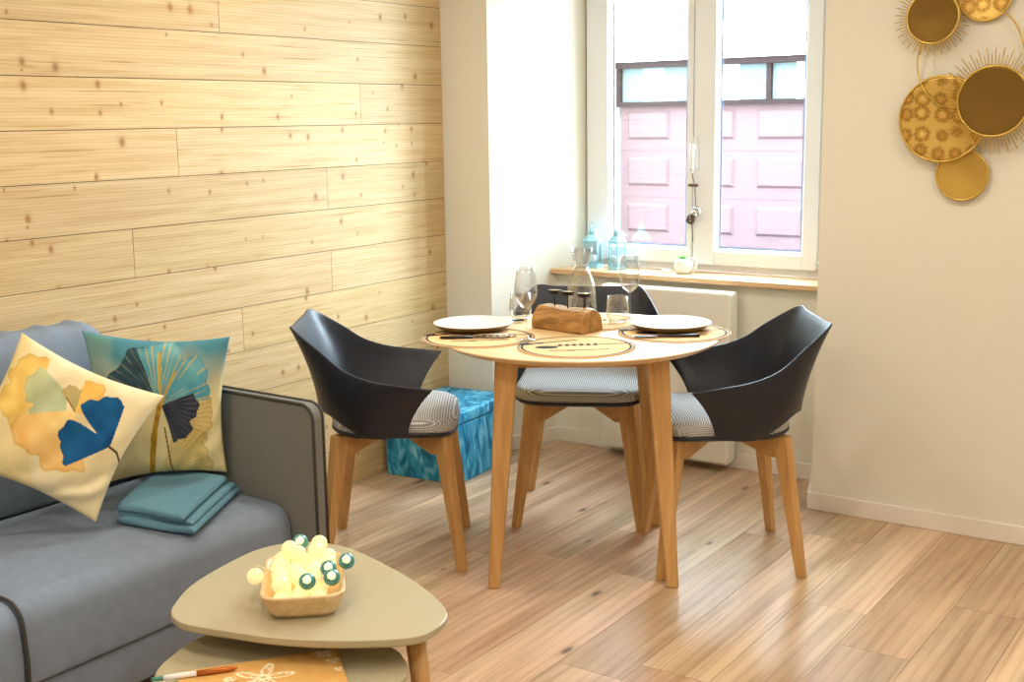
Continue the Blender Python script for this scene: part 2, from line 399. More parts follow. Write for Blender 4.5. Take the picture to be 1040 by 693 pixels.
# baseboards
bh, bt = .067, .012
struct('baseboard_back_right', prism_vf([(-1.582, YB-bt), (1.6, YB-bt), (1.6, YB), (-1.57, YB), (-1.684, YN), (-1.697, YN)], 0, bh), M['base'], bevel=.003)
struct('baseboard_back', box_vf((-2.915, YN-bt, 0), (-1.685, YN, bh)), M['base'], bevel=.003)
struct('baseboard_back_left', prism_vf([(XP, YB-bt), (-3.022, YB-bt), (-2.904, YN-bt), (-2.916, YN), (-3.028, YB), (XP, YB)], 0, bh), M['base'], bevel=.003)
# window
wn = empty('window_1', (-2.30, YW, .80), kind='structure')
wz0, wz1 = .80, 2.29
fy0, fy1 = YW+.012, YW+.10
add('window_frame', *boxes_vf([((-2.864, fy0, wz0), (-2.80, fy1, wz1)), ((-1.80, fy0, wz0), (-1.735, fy1, wz1)), ((-2.80, fy0, wz0), (-1.80, fy1, .85)), ((-2.80, fy0, 2.24), (-1.80, fy1, wz1))]), M['white'], wn, bevel=.004)
def sash(x0, x1, gx0, gx1):
    y0, y1 = YW-.012, YW+.05
    gz0, gz1 = .904, 2.17
    z0, z1 = .832, 2.245
    s = add('sash', *boxes_vf([((x0, y0, z0), (gx0-.012, y1, z1)), ((gx1+.012, y0, z0), (x1, y1, z1)), ((gx0-.012, y0, z0), (gx1+.012, y1, gz0-.012)), ((gx0-.012, y0, gz1+.012), (gx1+.012, y1, z1))]), M['white'], wn, bevel=.004)
    # glazing bead sloping to the pane, with a seal against it
    def ring(a, b, ya, yb):
        A = [(gx0-a, ya, gz0-a), (gx1+a, ya, gz0-a), (gx1+a, ya, gz1+a), (gx0-a, ya, gz1+a)]
        B = [(gx0-b, yb, gz0-b), (gx1+b, yb, gz0-b), (gx1+b, yb, gz1+b), (gx0-b, yb, gz1+b)]
        return A+B, [(i, (i+1) % 4, 4+(i+1) % 4, 4+i) for i in range(4)]
    add('glazing_bead', *ring(.014, .0, y0+.003, y0+.030), M['white'], s)
    add('glazing_seal', *ring(0, -.006, y0+.030, y0+.031), M['blueseal'], s)
    box('pane', (gx0-.01, y0+.033, gz0-.01), (gx1+.01, y0+.037, gz1+.01), M['pane'], s)
    return s
sash(-2.851, -2.326, -2.73, -2.366)
sr_ = sash(-2.322, -1.765, -2.211, -1.843)
V, Fc = merge(box_vf((-2.318, YW-.022, 1.235), (-2.296, YW-.0115, 1.375)), tube_vf([(-2.307, YW-.02, 1.335), (-2.307, YW-.055, 1.335)], .008, 10), tube_vf([(-2.307, YW-.055, 1.345), (-2.307, YW-.057, 1.30), (-2.307, YW-.055, 1.225)], [.010, .010, .008], 10))
add('window_handle', V, Fc, M['white'], wn, smooth=True)
add('hinge', *merge(tube_vf([(-1.758, YW-.016, .835), (-1.758, YW-.016, .875)], .007, 8)), M['metal'], wn, smooth=True)
# sill
struct('trim_1', prism_vf([(-2.945, 4.572), (-1.655, 4.572), (-1.735, YW+.012), (-2.865, YW+.012)], .778, .80), M['sillwood'], bevel=.003)

# ------------------------------------------------------------------ outside
struct('ground', box_vf((-30, 4.95, -.2), (20, 40, -.1)), M['street'])
GY = 9.0
bd = empty('garage_building', (-4.2, GY, -.1), 'long brown garage building across the street behind the window', 'building')
box('wall', (-5.047, GY+.02, -.1), (-1.0, GY+3, 2.0), M['garagedark'], bd)
L = []
for c in range(7):
    for r in range(4):
        x0 = -4.981+.5725*c; z1 = 1.512-.377*r; L.append((x0, x0+.385, z1-.232, z1))
V, Fc = box_vf((-5.047, GY, -.1), (-1.0, GY+.02, 1.548))
for x0, x1, z0, z1 in L:      # raised panels with sloping edges
    n = len(V); i = .022
    V += [(x0, GY, z0), (x1, GY, z0), (x1, GY, z1), (x0, GY, z1), (x0+i, GY-.022, z0+i), (x1-i, GY-.022, z0+i), (x1-i, GY-.022, z1-i), (x0+i, GY-.022, z1-i)]
    Fc += [(n+4, n+5, n+6, n+7)] + [(n+k, n+(k+1) % 4, n+4+(k+1) % 4, n+4+k) for k in range(4)]
gd = add('garage_door', V, Fc, M['garage'], bd)
add('door_seam', *boxes_vf([((-5.047, GY-.003, 1.512-.377*r+.055), (-1.0, GY, 1.512-.377*r+.061)) for r in range(1, 4)]), M['garage'], gd)
box('lintel_beam', (-5.06, GY-.06, 1.548), (-1.0, GY+.02, 1.585), M['garagedark'], bd)
box('top_beam', (-5.06, GY-.08, 1.855), (-1.0, GY+.02, 1.905), M['garagedark'], bd)
for i in range(6):
    x0 = -5.047+.655*i
    w = box('transom_window', (x0+.02, GY-.01, 1.585), (x0+.635, GY+.015, 1.855), M['frost'], bd)
    box('mullion', (x0-.018, GY-.05, 1.585), (x0+.02, GY+.02, 1.855), M['garagedark'], w)
    box('curtain', (x0+.21, GY-.012, 1.585), (x0+.40, GY-.010, 1.855), mat('pale curtain', lin((92, 100, 104)), .9, spec=0) if i == 0 else M['render'], w)
prism('parapet', [(-5.06, GY-.1), (-1.0, GY-.1), (-1.0, GY+3), (-5.06, GY+3)], 1.905, 2.02, M['render'], bd)
tag(box('neighbouring_house', (-9, GY-.3, -.1), (-5.09, GY+4, 3.2), M['render']), 'white rendered house wall next to the brown garage across the street', 'building')

# ------------------------------------------------------------------ radiator
rd = empty('panel_radiator', (-2.32, 4.53, .035), 'cream flat panel radiator under the wooden window sill', 'radiator')
box('panel', (-2.63, 4.50, .035), (-2.022, 4.585, .757), M['rad'], rd, bevel=.014, seg=4)
for bx0 in (-2.45, -2.22): box('wall_bracket', (bx0, 4.58, .5), (bx0+.04, YN, .56), M['metal'], rd)

# ------------------------------------------------------------------ dining chairs (local: +y forward, +x to the sitter's right)
CATC = 'chair'
def make_chair():
    t = empty('dining_chair', (0, 0, 0))
    # wooden cross frame
    for sx in (-1, 1):
        for sy in (-1, 1):
            a = math.atan2(sy, sx)
            V, Fc = frustum_vf((sx*.226, sy*.226, 0), (sx*.166, sy*.166, .454), .0135, (.0245, .021), a)
            add('leg', V, Fc, M['oak'], t, bevel=.003)
    def rail(a):
        V = []
        d = Vector((math.cos(a), math.sin(a), 0)); n = Vector((-d.y, d.x, 0))*.019
        prof = [(-.245, .448), (-.245, .388), (-.20, .380), (-.06, .422), (.06, .422), (.20, .380), (.245, .388), (.245, .448)]
        V = [d*u-n+Vector((0, 0, z)) for u, z in prof]+[d*u+n+Vector((0, 0, z)) for u, z in prof]
        k = len(prof)
        return V, [tuple(range(k-1, -1, -1)), tuple(range(k, 2*k))]+[(i, (i+1) % k, k+(i+1) % k, k+i) for i in range(k)]
    add('cross_rail', *rail(PI/4), M['oakx'], t, bevel=.002); add('cross_rail', *rail(-PI/4), M['oakx'], t, bevel=.002)
    # seat pan: rounded square dish
    def outline(hx, hy, y0, e=4.6, n=72):
        o = []
        for i in range(n):
            a = 2*PI*i/n; c, s = math.cos(a), math.sin(a)
            w = hx*(1+.05*(s > 0)*s)
            o.append((w*math.copysign(abs(c)**(2/e), c), y0+hy*math.copysign(abs(s)**(2/e), s)))
        return o
    def layers(specs):
        V, Fc = [], []; n = 72
        for hx, hy, z, dz in specs:
            z += .018
            V += [(x, y, z+dz*max(0, (y-.10)/.14)**2+0.012*max(0, (-y-.1)/.1)) for x, y in outline(hx, hy*.90, .010)]
        for j in range(len(specs)-1):
            for i in range(n): Fc.append((j*n+i, j*n+(i+1) % n, (j+1)*n+(i+1) % n, (j+1)*n+i))
        Fc.append(tuple(range(n-1, -1, -1))); Fc.append(tuple((len(specs)-1)*n+i for i in range(n)))
        return V, Fc
    d = -.012
    add('seat_pan', *layers([(.12, .12, .427, 0), (.19, .18, .427, 0), (.228, .222, .438, d), (.238, .232, .449, d), (.238, .232, .453, d), (.20, .20, .452, d)]), M['shell'], t, smooth=True)
    add('seat_cushion', *layers([(.20, .20, .452, d), (.232, .226, .453, d), (.2365, .2305, .460, d), (.236, .230, .478, d), (.231, .225, .488, d), (.218, .212, .4945, d), (.16, .16, .498, d), (.06, .06, .499, d)]), M['fabric'], t, smooth=True)
    # bucket back with arms
    half = [((.252, .062, .466), (.273, .088, .548), (.328, .150, .634)),
            ((.253, -.02, .461), (.283, .005, .545), (.322, .060, .646)),
            ((.249, -.075, .466), (.283, -.085, .560), (.309, -.045, .662)),
            ((.237, -.135, .498), (.268, -.155, .600), (.290, -.130, .694)),
            ((.205, -.195, .534), (.240, -.205, .640), (.262, -.205, .750)),
            ((.150, -.225, .530), (.190, -.245, .670), (.205, -.299, .814)),
            ((.080, -.240, .520), (.105, -.262, .670), (.122, -.311, .812)),
            ((0, -.245, .516), (0, -.268, .670), (0, -.313, .811))]
    cols = [tuple(Vector(p) for p in h) for h in half]
    cols = cols + [tuple(Vector((-p.x, p.y, p.z)) for p in h) for h in reversed(cols[:-1])]
    K = 6
    lines = [catmull([c[j] for c in cols], K, closed=False) for j in range(3)]
    N = len(lines[0]); nv = 12
    def pt(i, j):
        a, b, c = lines[0][i], lines[1][i], lines[2][i]; v = j/nv
        # quadratic through the three points
        return a*(1-v)*(1-2*v)+b*4*v*(1-v)+c*v*(2*v-1)
    V = [pt(i, j) for j in range(nv+1) for i in range(N)]
    Fc = [(j*N+i, j*N+i+1, (j+1)*N+i+1, (j+1)*N+i) for j in range(nv) for i in range(N-1)]
    o = add('backrest', V, Fc, M['shell'], t, smooth=True, solid=.007)
    md = o.modifiers.new('b', 'BEVEL'); md.width = .0022; md.segments = 2; md.limit_method = 'ANGLE'; md.angle_limit = math.radians(50)
    return t
ch = make_chair()
def face(a): return math.radians(a-90)
GR = 'dining chairs round the table'
for i, (c, a, lab) in enumerate([((-2.61, 3.09), 35, 'charcoal bucket dining chair beside the grey sofa arm, facing the table'),
                                 ((-1.657, 3.63), 215, 'charcoal bucket dining chair in front of the plain cream wall pier, facing the blue box'),
                                 ((-2.296, 3.80), -63, 'charcoal bucket dining chair behind the table, in front of the radiator')]):
    o = ch if i == 0 else copy_tree(ch)
    o.location = (c[0], c[1], 0); o.rotation_euler = (0, 0, face(a)); tag(o, lab, CATC, GR)

# ------------------------------------------------------------------ dining table
TC = Vector((-2.053, 3.38)); TR, TZ = .46, .76; TA = math.radians(33)
tb = empty('dining_table', (TC.x, TC.y, 0), 'round oak dining table on four splayed legs, laid for two', 'table')
lathe('tabletop', [(0, .738), (TR-.03, .738), (TR-.004, .752), (TR, .756), (TR-.0005, .7585), (TR-.003, TZ), (0, TZ)], M['top'], tb, (TC.x, TC.y, 0), 128, smooth=False)
ca, sa = math.cos(TA), math.sin(TA)
def tl(x, y): return (TC.x+x*ca-y*sa, TC.y+x*sa+y*ca)
for sx in (-1, 1):
    for sy in (-1, 1):
        b = tl(sx*.282, sy*.295); t_ = tl(sx*.232, sy*.245)
        add('leg', *frustum_vf((*b, 0), (*t_, .738), .0185, (.036, .030), TA), M['oak'], tb, bevel=.006, seg=3)
def rot_box(x0, y0, x1, y1, z0, z1): return prism_vf([tl(x0, y0), tl(x1, y0), tl(x1, y1), tl(x0, y1)], z0, z1)
for r in ((-.215, -.225, .215, -.20), (-.215, .20, .215, .225), (-.215, -.215, -.19, .215), (.19, -.215, .215, .215)):
    add('apron', *rot_box(*r, .695, .738), M['oakx'], tb)

# placemats
CORK, INK = lin((222, 180, 124)), lin((40, 36, 34))
def seg_d(p, a, b):
    ab = (b[0]-a[0], b[1]-a[1]); t = max(0, min(1, ((p[0]-a[0])*ab[0]+(p[1]-a[1])*ab[1])/(ab[0]**2+ab[1]**2)))
    return math.hypot(p[0]-a[0]-t*ab[0], p[1]-a[1]-t*ab[1])
def mat_print(x, y):
    r = math.hypot(x, y)
    if .165 < r < .173 or .178 < r < .181: return INK
    # three printed utensils
    x, y = x/1.22, y/1.22-.004
    if math.hypot((x+.135)/.024, (y-.035)/.017) < 1 or seg_d((x, y), (-.11, .038), (.0, .085)) < .0055: return INK
    if -.115 < x < -.085 and abs(y-.045-(x+.1)*.4) < .016 and int((y+1)*140) % 2: return INK
    if math.hypot((x+.075)/.030, (y+.012)/.020) < 1: return INK
    if -.05 < x < .055 and abs(y-.018-(x)*.10) < .015 and int((x+1)*110) % 2: return INK
    if seg_d((x, y), (-.05, .01), (.14, .032)) < .005: return INK
    if seg_d((x, y), (-.06, -.06), (-.015, -.058)) < .012 and int((y+1)*200) % 2: return INK
    if seg_d((x, y), (-.02, -.058), (.08, -.045)) < .0045: return INK
    n = .94+.12*random.random()
    return tuple(c*n for c in CORK)
def disc_print(c, R, z0, z1, fn, nr, na):
    V = [(c[0], c[1], z1)]; C = [fn(0, 0)]; Fc = []
    for i in range(1, nr+1):
        for k in range(na):
            a = 2*PI*k/na; x, y = R*i/nr*math.cos(a), R*i/nr*math.sin(a); V.append((c[0]+x, c[1]+y, z1)); C.append(fn(x, y))
    for k in range(na): Fc.append((0, 1+k, 1+(k+1) % na))
    for i in range(nr-1):
        for k in range(na): Fc.append((1+i*na+k, 1+(i+1)*na+k, 1+(i+1)*na+(k+1) % na, 1+i*na+(k+1) % na))
    b = len(V)
    for k in range(na): V.append((c[0]+R*math.cos(2*PI*k/na), c[1]+R*math.sin(2*PI*k/na), z0)); C.append(CORK)
    e = 1+(nr-1)*na
    for k in range(na): Fc.append((e+k, b+k, b+(k+1) % na, e+(k+1) % na))
    Fc.append(tuple(b+k for k in reversed(range(na))))
    return V, Fc, C
V, Fc, C = disc_print((0, 0), .185, 0, .003, mat_print, 90, 260)
pm0 = add('placemat', V, Fc, M['printcork'], attr=C)
MG = 'round placemats on the dining table'
FR = Vector((math.cos(math.radians(-61)), math.sin(math.radians(-61))))
RT = Vector((math.cos(TA), math.sin(TA)))
for i, (p, a, lab) in enumerate([(TC+FR*.232, 33, 'round cork placemat with printed utensils, lying bare at the front of the table'),
                                 (TC-RT*.325+FR*.05, 33, 'round cork placemat under the plate nearest the plank wall'),
                                 (TC+RT*.312-FR*.005, 33, 'round cork placemat under the plate nearest the cream pier'),
                                 (TC-FR*.235+RT*.02, 33, 'round cork placemat behind the wooden candle log')]):
    o = pm0 if i == 0 else copy_tree(pm0)
    o.location = (p.x, p.y, TZ); o.rotation_euler = (0, 0, math.radians(a)); tag(o, lab, 'placemat', MG)
ZM = TZ+.003
# plates
def make_plate():
    t = empty('dinner_plate')
    lathe('rim_and_well', [(0, .012), (.075, .0125), (.100, .016), (.125, .0235), (.1335, .0262), (.1345, .0252), (.134, .0235)], M['plate'], t, seg=72)
    lathe('underside', [(.134, .0235), (.118, .010), (.09, .003), (.075, 0), (.07, .002), (0, .002)], M['plateback'], t, seg=72)
    return t
p0 = make_plate()
PG = 'dinner plates on the dining table'
for i, ((x, y), lab) in enumerate([((-2.405, 3.272), 'cream dinner plate on the placemat nearest the plank wall'), ((-1.83, 3.600), 'cream dinner plate on the placemat nearest the cream pier')]):
    o = p0 if i == 0 else copy_tree(p0)
    o.location = (x, y, ZM); tag(o, lab, 'plate', PG)
# cutlery: local x along, handle at -x
def make_knife():
    t = empty('table_knife')
    add('handle', *tube_vf([(-.105, 0, .005), (-.06, 0, .005), (.0, 0, .005)], [.0045, .0055, .004], 8), M['black'], t, smooth=True)
    prism('blade', [(0, -.005), (.09, -.009), (.115, -.004), (.12, .004), (.1, .006), (0, .005)], .003, .0055, M['black'], t)
    return t
def make_fork():
    t = empty('table_fork')
    add('handle', *tube_vf([(-.105, 0, .005), (-.05, 0, .005), (.03, 0, .005)], [.006, .005, .003], 8), M['black'], t, smooth=True)
    V, Fc = merge(prism_vf([(.028, -.004), (.045, -.012), (.06, -.013), (.06, .013), (.045, .012), (.028, .004)], .004, .007),
                  *[prism_vf([(.06, y-.002), (.104, y-.0012), (.104, y+.0012), (.06, y+.002)], .004, .007) for y in (-.011, -.0037, .0037, .011)])
    add('tines', V, Fc, M['black'], t)
    return t
kn = make_knife(); kn.location = (-2.300, 3.125, ZM); kn.rotation_euler = (0, 0, math.radians(33)); tag(kn, 'black handled knife in front of the plate nearest the plank wall', 'knife')
fk = make_fork(); fk.location = (-1.768, 3.452, ZM); fk.rotation_euler = (0, 0, math.radians(215)); tag(fk, 'black fork in front of the plate nearest the cream pier', 'fork', 'table forks')
fk2 = copy_tree(fk); fk2.location = (-2.43, 3.43, ZM); fk2.rotation_euler = (0, 0, math.radians(34)); tag(fk2, 'black fork behind the plate nearest the plank wall', 'fork', 'table forks')
sp_ = empty('teaspoon', (-2.225, 3.215, ZM), 'small steel spoon beside the wine glass near the plank wall plate', 'spoon')
V, Fc = lathe_vf([(0, 0), (.010, .0015), (.014, .004), (.015, .006)], (0, 0, 0), 20)
add('bowl', [(-2.215+x*1.4, 3.222+y, ZM+z) for x, y, z in V], Fc, M['metal'], sp_, smooth=True, solid=.001)
tube('handle', [(-2.234, 3.21, ZM+.006), (-2.29, 3.175, ZM+.008), (-2.325, 3.155, ZM+.003)], .0022, M['metal'], sp_)
# glasses
def make_wine():
    t = empty('wine_glass')
    lathe('bowl', [(.004, .098), (.012, .101), (.026, .114), (.036, .134), (.038, .148), (.036, .170), (.031, .200), (.0285, .222), (.0275, .2225), (.030, .200), (.0348, .170), (.0368, .148), (.0348, .135), (.025, .116), (.011, .103), (0, .1015)], M['glass'], t)
    lathe('stem', [(.0, .001), (.0036, .004), (.0034, .03), (.0034, .085), (.0055, .100), (0, .1012)], M['glass'], t, seg=16)
    lathe('foot', [(0, 0), (.034, 0), (.0345, .0015), (.02, .004), (.006, .008), (.0036, .014)], M['glass'], t)
    return t
g0 = make_wine(); g0.scale = (1, 1, 1.05); g0.location = (-2.135, 3.19, ZM); tag(g0, 'stemmed wine glass beside the candle log, on the plank wall side', 'wine glass', 'wine glasses on the dining table')
g1 = copy_tree(g0); g1.location = (-2.035, 3.690, TZ); tag(g1, 'stemmed wine glass behind the tumbler, near the radiator side', 'wine glass', 'wine glasses on the dining table')
def make_tumbler():
    t = empty('tumbler')
    lathe('side', [(.030, .006), (.0385, .03), (.041, .045), (.039, .065), (.0345, .099), (.0335, .099), (.0375, .065), (.0395, .045), (.037, .03), (.029, .012)], M['glass'], t)
    lathe('thick_base', [(0, 0), (.026, 0), (.030, .006), (.029, .012), (0, .009)], M['glass'], t)
    return t
t0 = make_tumbler(); t0.location = (-2.039, 3.612, TZ); tag(t0, 'stemless glass tumbler beside the sawn end of the candle log', 'tumbler', 'tumblers on the dining table')
t1 = copy_tree(t0); t1.location = (-2.385, 3.53, TZ); tag(t1, 'stemless glass tumbler behind the plate nearest the plank wall', 'tumbler', 'tumblers on the dining table')
cf = empty('carafe', (-2.245, 3.715, ZM), 'clear glass carafe with flared neck behind the candle log', 'carafe')
c_ = (cf.location.x, cf.location.y, ZM)
pf = [(.0, 0), (.050, 0), (.056, .006), (.056, .03), (.052, .075), (.046, .115), (.036, .145), (.027, .160), (.0225, .172), (.025, .190), (.033, .215), (.042, .243)]
lathe('body', pf[:9], M['glass'], cf, c_, 48, solid=.002)
lathe('neck', pf[8:], M['glass'], cf, c_, 48, solid=.002)
# candle log
lg = empty('candle_holder', (-2.13, 3.41, TZ), 'half round log candle holder with three black cups, middle of the table', 'candle holder')
dA, dB = Vector((-2.259, 3.405, 0)), Vector((-2.040, 3.370, 0))
ax = (dB-dA).normalized(); nx = Vector((-ax.y, ax.x, 0))
N = 20; V, Fc = [], []
nL = 16
for i in range(nL+1):
    u = i/nL
    s = 1+.03*math.sin(9*u)+.02*math.sin(23*u)
    for k in range(N+1):
        a = PI*k/N; w = .056*s*(1+.03*math.sin(5*a+3*u)); h = .072*s*(1+.03*math.sin(7*a+2*u))
        p = dA+ax*(u*(dB-dA).length)+nx*(.058-w*math.cos(a)); V.append((p.x, p.y, TZ+.0004+.004+h*math.sin(a)**.75))
    for q in (1, 0):
        p = dA+ax*(u*(dB-dA).length)+nx*(.058+(.052 if q else -.052)); V.append((p.x, p.y, TZ+.0004))
n = N+3
for i in range(nL):
    for k in range(n): Fc.append((i*n+k, i*n+(k+1) % n, (i+1)*n+(k+1) % n, (i+1)*n+k))
Fc += [tuple(range(n)), tuple(nL*n+k for k in reversed(range(n)))]
add('log', V, Fc, M['log'], lg, bevel=.004)
for u in (.26, .52, .85):
    p = dA+ax*(u*(dB-dA).length)+nx*.058
    cpo = lathe('candle_cup', [(0, .118), (.019, .118), (.021, .1185), (.021, .128), (.0225, .1285), (.0225, .1305), (.0195, .1305), (.019, .124), (0, .124)], M['black'], lg, (p.x, p.y, TZ), 28)
    tube('spike', [(p.x, p.y, TZ+.07), (p.x, p.y, TZ+.119)], .0028, M['black'], cpo)
    lathe('brass_liner', [(0, .1245), (.0188, .1245), (.0188, .1285), (0, .1285)], M['brass'], cpo, (p.x, p.y, TZ), 24)

# ------------------------------------------------------------------ things on the sill
def make_lantern():
    t = empty('lantern'); n = 6
    def hexa(r, z): return [(r*math.cos(PI/3*k+.3), r*math.sin(PI/3*k+.3), z) for k in range(n)]
    def loft(*rs):
        V, Fc = [], []
        for r, z in rs: V += hexa(r, z)
        for j in range(len(rs)-1): Fc += [(j*n+k, j*n+(k+1) % n, (j+1)*n+(k+1) % n, (j+1)*n+k) for k in range(n)]
        return V, Fc+[tuple(reversed(range(n))), tuple((len(rs)-1)*n+k for k in range(n))]
    add('base', *loft((.046, 0), (.046, .008), (.041, .012), (.041, .018)), M['lantern'], t)
    for k in range(n):
        a = PI/3*k+.3; p = (.0395*math.cos(a), .0395*math.sin(a))
        tube('corner_post', [(*p, .016), (*p, .118)], .0032, M['lantern'], t, 6)
    add('glazing', *loft((.0375, .016), (.0375, .118)), M['lanternglass'], t)
    add('roof', *loft((.047, .116), (.047, .124), (.030, .142), (.018, .150), (.018, .158), (.021, .160), (.015, .172), (.004, .178)), M['lantern'], t)
    tube('carry_ring', [(.016*math.cos(a), 0, .188+.014*math.sin(a)) for a in [2*PI*i/20 for i in range(20)]], .002, M['lantern'], t, 6, True)
    lathe('candle', [(0, .018), (.02, .018), (.02, .055), (0, .056)], M['ceramic'], t, seg=20)
    return t
l0 = make_lantern(); l0.location = (-2.775, 4.69, .80); l0.rotation_euler = (0, 0, .2); tag(l0, 'light blue metal lantern on the sill, next to the white reveal', 'lantern', 'lanterns on the window sill')
l1 = copy_tree(l0); l1.location = (-2.65, 4.69, .80); l1.rotation_euler = (0, 0, .75); tag(l1, 'light blue metal lantern on the sill, further from the reveal, under the left pane', 'lantern', 'lanterns on the window sill')
tag(lathe('tealight', [(0, 0), (.019, 0), (.0195, .001), (.0195, .014), (.018, .0145), (.017, .011), (0, .0115)], M['ceramic'], None, (-2.395, 4.66, .80), 24), 'small white tealight on the window sill', 'tealight')
pt_ = empty('potted_succulent', (-2.325, 4.69, .80), 'small green succulent in a white jug shaped pot on the sill', 'potted plant')
c_ = (-2.325, 4.69, .80)
lathe('pot', [(0, 0), (.028, 0), (.036, .012), (.040, .03), (.037, .05), (.029, .062), (.027, .064), (.026, .060), (.026, .052), (0, .05)], M['ceramic'], pt_, c_, 36)
tube('pot_handle', [(c_[0]+.034, c_[1], .8+.012+.005), (c_[0]+.058, c_[1], .8+.03), (c_[0]+.060, c_[1], .8+.055), (c_[0]+.05, c_[1], .8+.068), (c_[0]+.027, c_[1], .8+.058)], .006, M['ceramic'], pt_, 8)
lathe('soil', [(.0, .055), (.0258, .055)], M['soil'], pt_, c_, 20)
V, Fc = [], []
for k in range(16):
    a = 2*PI*k/16*2.4; e = .25+.7*(k/16); l = .030+.006*random.random()
    d = Vector((math.cos(a)*math.cos(e), math.sin(a)*math.cos(e), math.sin(e))); s = Vector((-math.sin(a), math.cos(a), 0))*.006; b = Vector((c_[0]-.008, c_[1], .853))
    n = len(V); V += [b, b+d*l*.6+s, b+d*l, b+d*l*.6-s, b+d*l*.6+Vector((0, 0, -.003))]
    Fc += [(n, n+1, n+2, n+3), (n, n+4, n+1), (n, n+3, n+4), (n+1, n+4, n+2), (n+2, n+4, n+3)]
add('leaves', V, Fc, M['leaf'], pt_)
# bells hanging from the handle
hg = empty('hanging_ornament', (-2.307, YW-.075, 1.235), 'two rattan balls on a string hanging from the window handle', 'ornament')
tube('string', [(-2.307, YW-.068, 1.245), (-2.305, YW-.03, 1.17), (-2.297, YW-.034, 1.08), (-2.319, YW-.034, 1.045), (-2.316, YW-.02, .93)], .0018, M['rattan'], hg, 6)
box('bar', (-2.335, YW-.036, 1.166), (-2.290, YW-.026, 1.178), M['rattan'], hg, bevel=.003)
def ico(c, r, seed, sub=2):
    bm = bmesh.new(); bmesh.ops.create_icosphere(bm, subdivisions=sub, radius=r)
    V = [Vector(c)+v.co for v in bm.verts]; Fc = [tuple(v.index for v in f.verts) for f in bm.faces]; bm.free(); return V, Fc
def woven(c, r):
    out = []
    for k in range(7):
        rx = Matrix.Rotation(k*.9, 3, 'X') @ Matrix.Rotation(k*1.3, 3, 'Y')
        out.append(tube_vf([Vector(c)+rx @ Vector((r*math.cos(a), r*math.sin(a), 0)) for a in [2*PI*i/18 for i in range(18)]], .0026, 5, True))
    return merge(*out)
add('rattan_ball', *woven((-2.292, YW-.036, 1.062), .021), M['metal'], hg, smooth=True)
add('rattan_ball', *woven((-2.321, YW-.036, 1.027), .019), M['rattan'], hg, smooth=True)

# ------------------------------------------------------------------ storage box
bx = empty('storage_box', (-3.07, 3.98, 0), 'turquoise crushed velvet storage cube in the corner by the plank wall', 'box')
def quadbox(name, o, z0, z1, parent, bev):
    V, Fc = prism_vf(o, z0, z1); return add(name, V, Fc, M['velvet'], parent, bevel=bev, seg=3)
bo = [(-3.235, 3.77), (-2.885, 3.80), (-2.915, 4.225), (-3.255, 4.20)]
cx_, cy_ = sum(p[0] for p in bo)/4, sum(p[1] for p in bo)/4
quadbox('body', bo, 0, .245, bx, .004)
quadbox('lid', [(cx_+(x-cx_)*1.02, cy_+(y-cy_)*1.02) for x, y in bo], .248, .295, bx, .008)

# ------------------------------------------------------------------ wall decoration
wd = empty('wall_art', (-1.10, YB, 1.50), 'gold metal sunburst disc sculpture hung on the cream wall pier', 'wall decoration')
M['golddark'] = mat('bronze disc', lin((118, 88, 26)), .42, .6, noise=.06, nscale=8)
M['gold'] = mat('gold disc', lin((206, 170, 84)), .34, .75, noise=.06, nscale=8)
def starprint():
    mt = mat('stamped gold', lin((214, 176, 92)), .36, .65); nt = mt.node_tree; L = nt.links.new
    tc = nt.nodes.new('ShaderNodeTexCoord'); mp = nt.nodes.new('ShaderNodeMapping'); mp.inputs['Scale'].default_value = (1, 0, 1); L(tc.outputs['Object'], mp.inputs[0])
    v = nt.nodes.new('ShaderNodeTexVoronoi'); v.inputs['Scale'].default_value = 17; v.inputs['Randomness'].default_value = .35; L(mp.outputs[0], v.inputs['Vector'])
    w = nt.nodes.new('ShaderNodeTexNoise'); w.inputs['Scale'].default_value = 160; w.inputs['Detail'].default_value = 2; L(mp.outputs[0], w.inputs['Vector'])
    ad = nt.nodes.new('ShaderNodeMath'); ad.operation = 'MULTIPLY_ADD'; ad.inputs[1].default_value = .5; L(w.outputs['Fac'], ad.inputs[0]); L(v.outputs['Distance'], ad.inputs[2])
    r = ramp(nt, [(.3, lin((232, 200, 112))), (.50, lin((196, 150, 66))), (.62, lin((150, 112, 44))), (.75, lin((212, 176, 92)))]); L(ad.outputs[0], r.inputs[0]); L(r.outputs[0], nt.nodes['Principled BSDF'].inputs['Base Color'])
    return mt
M['goldstar'] = starprint()
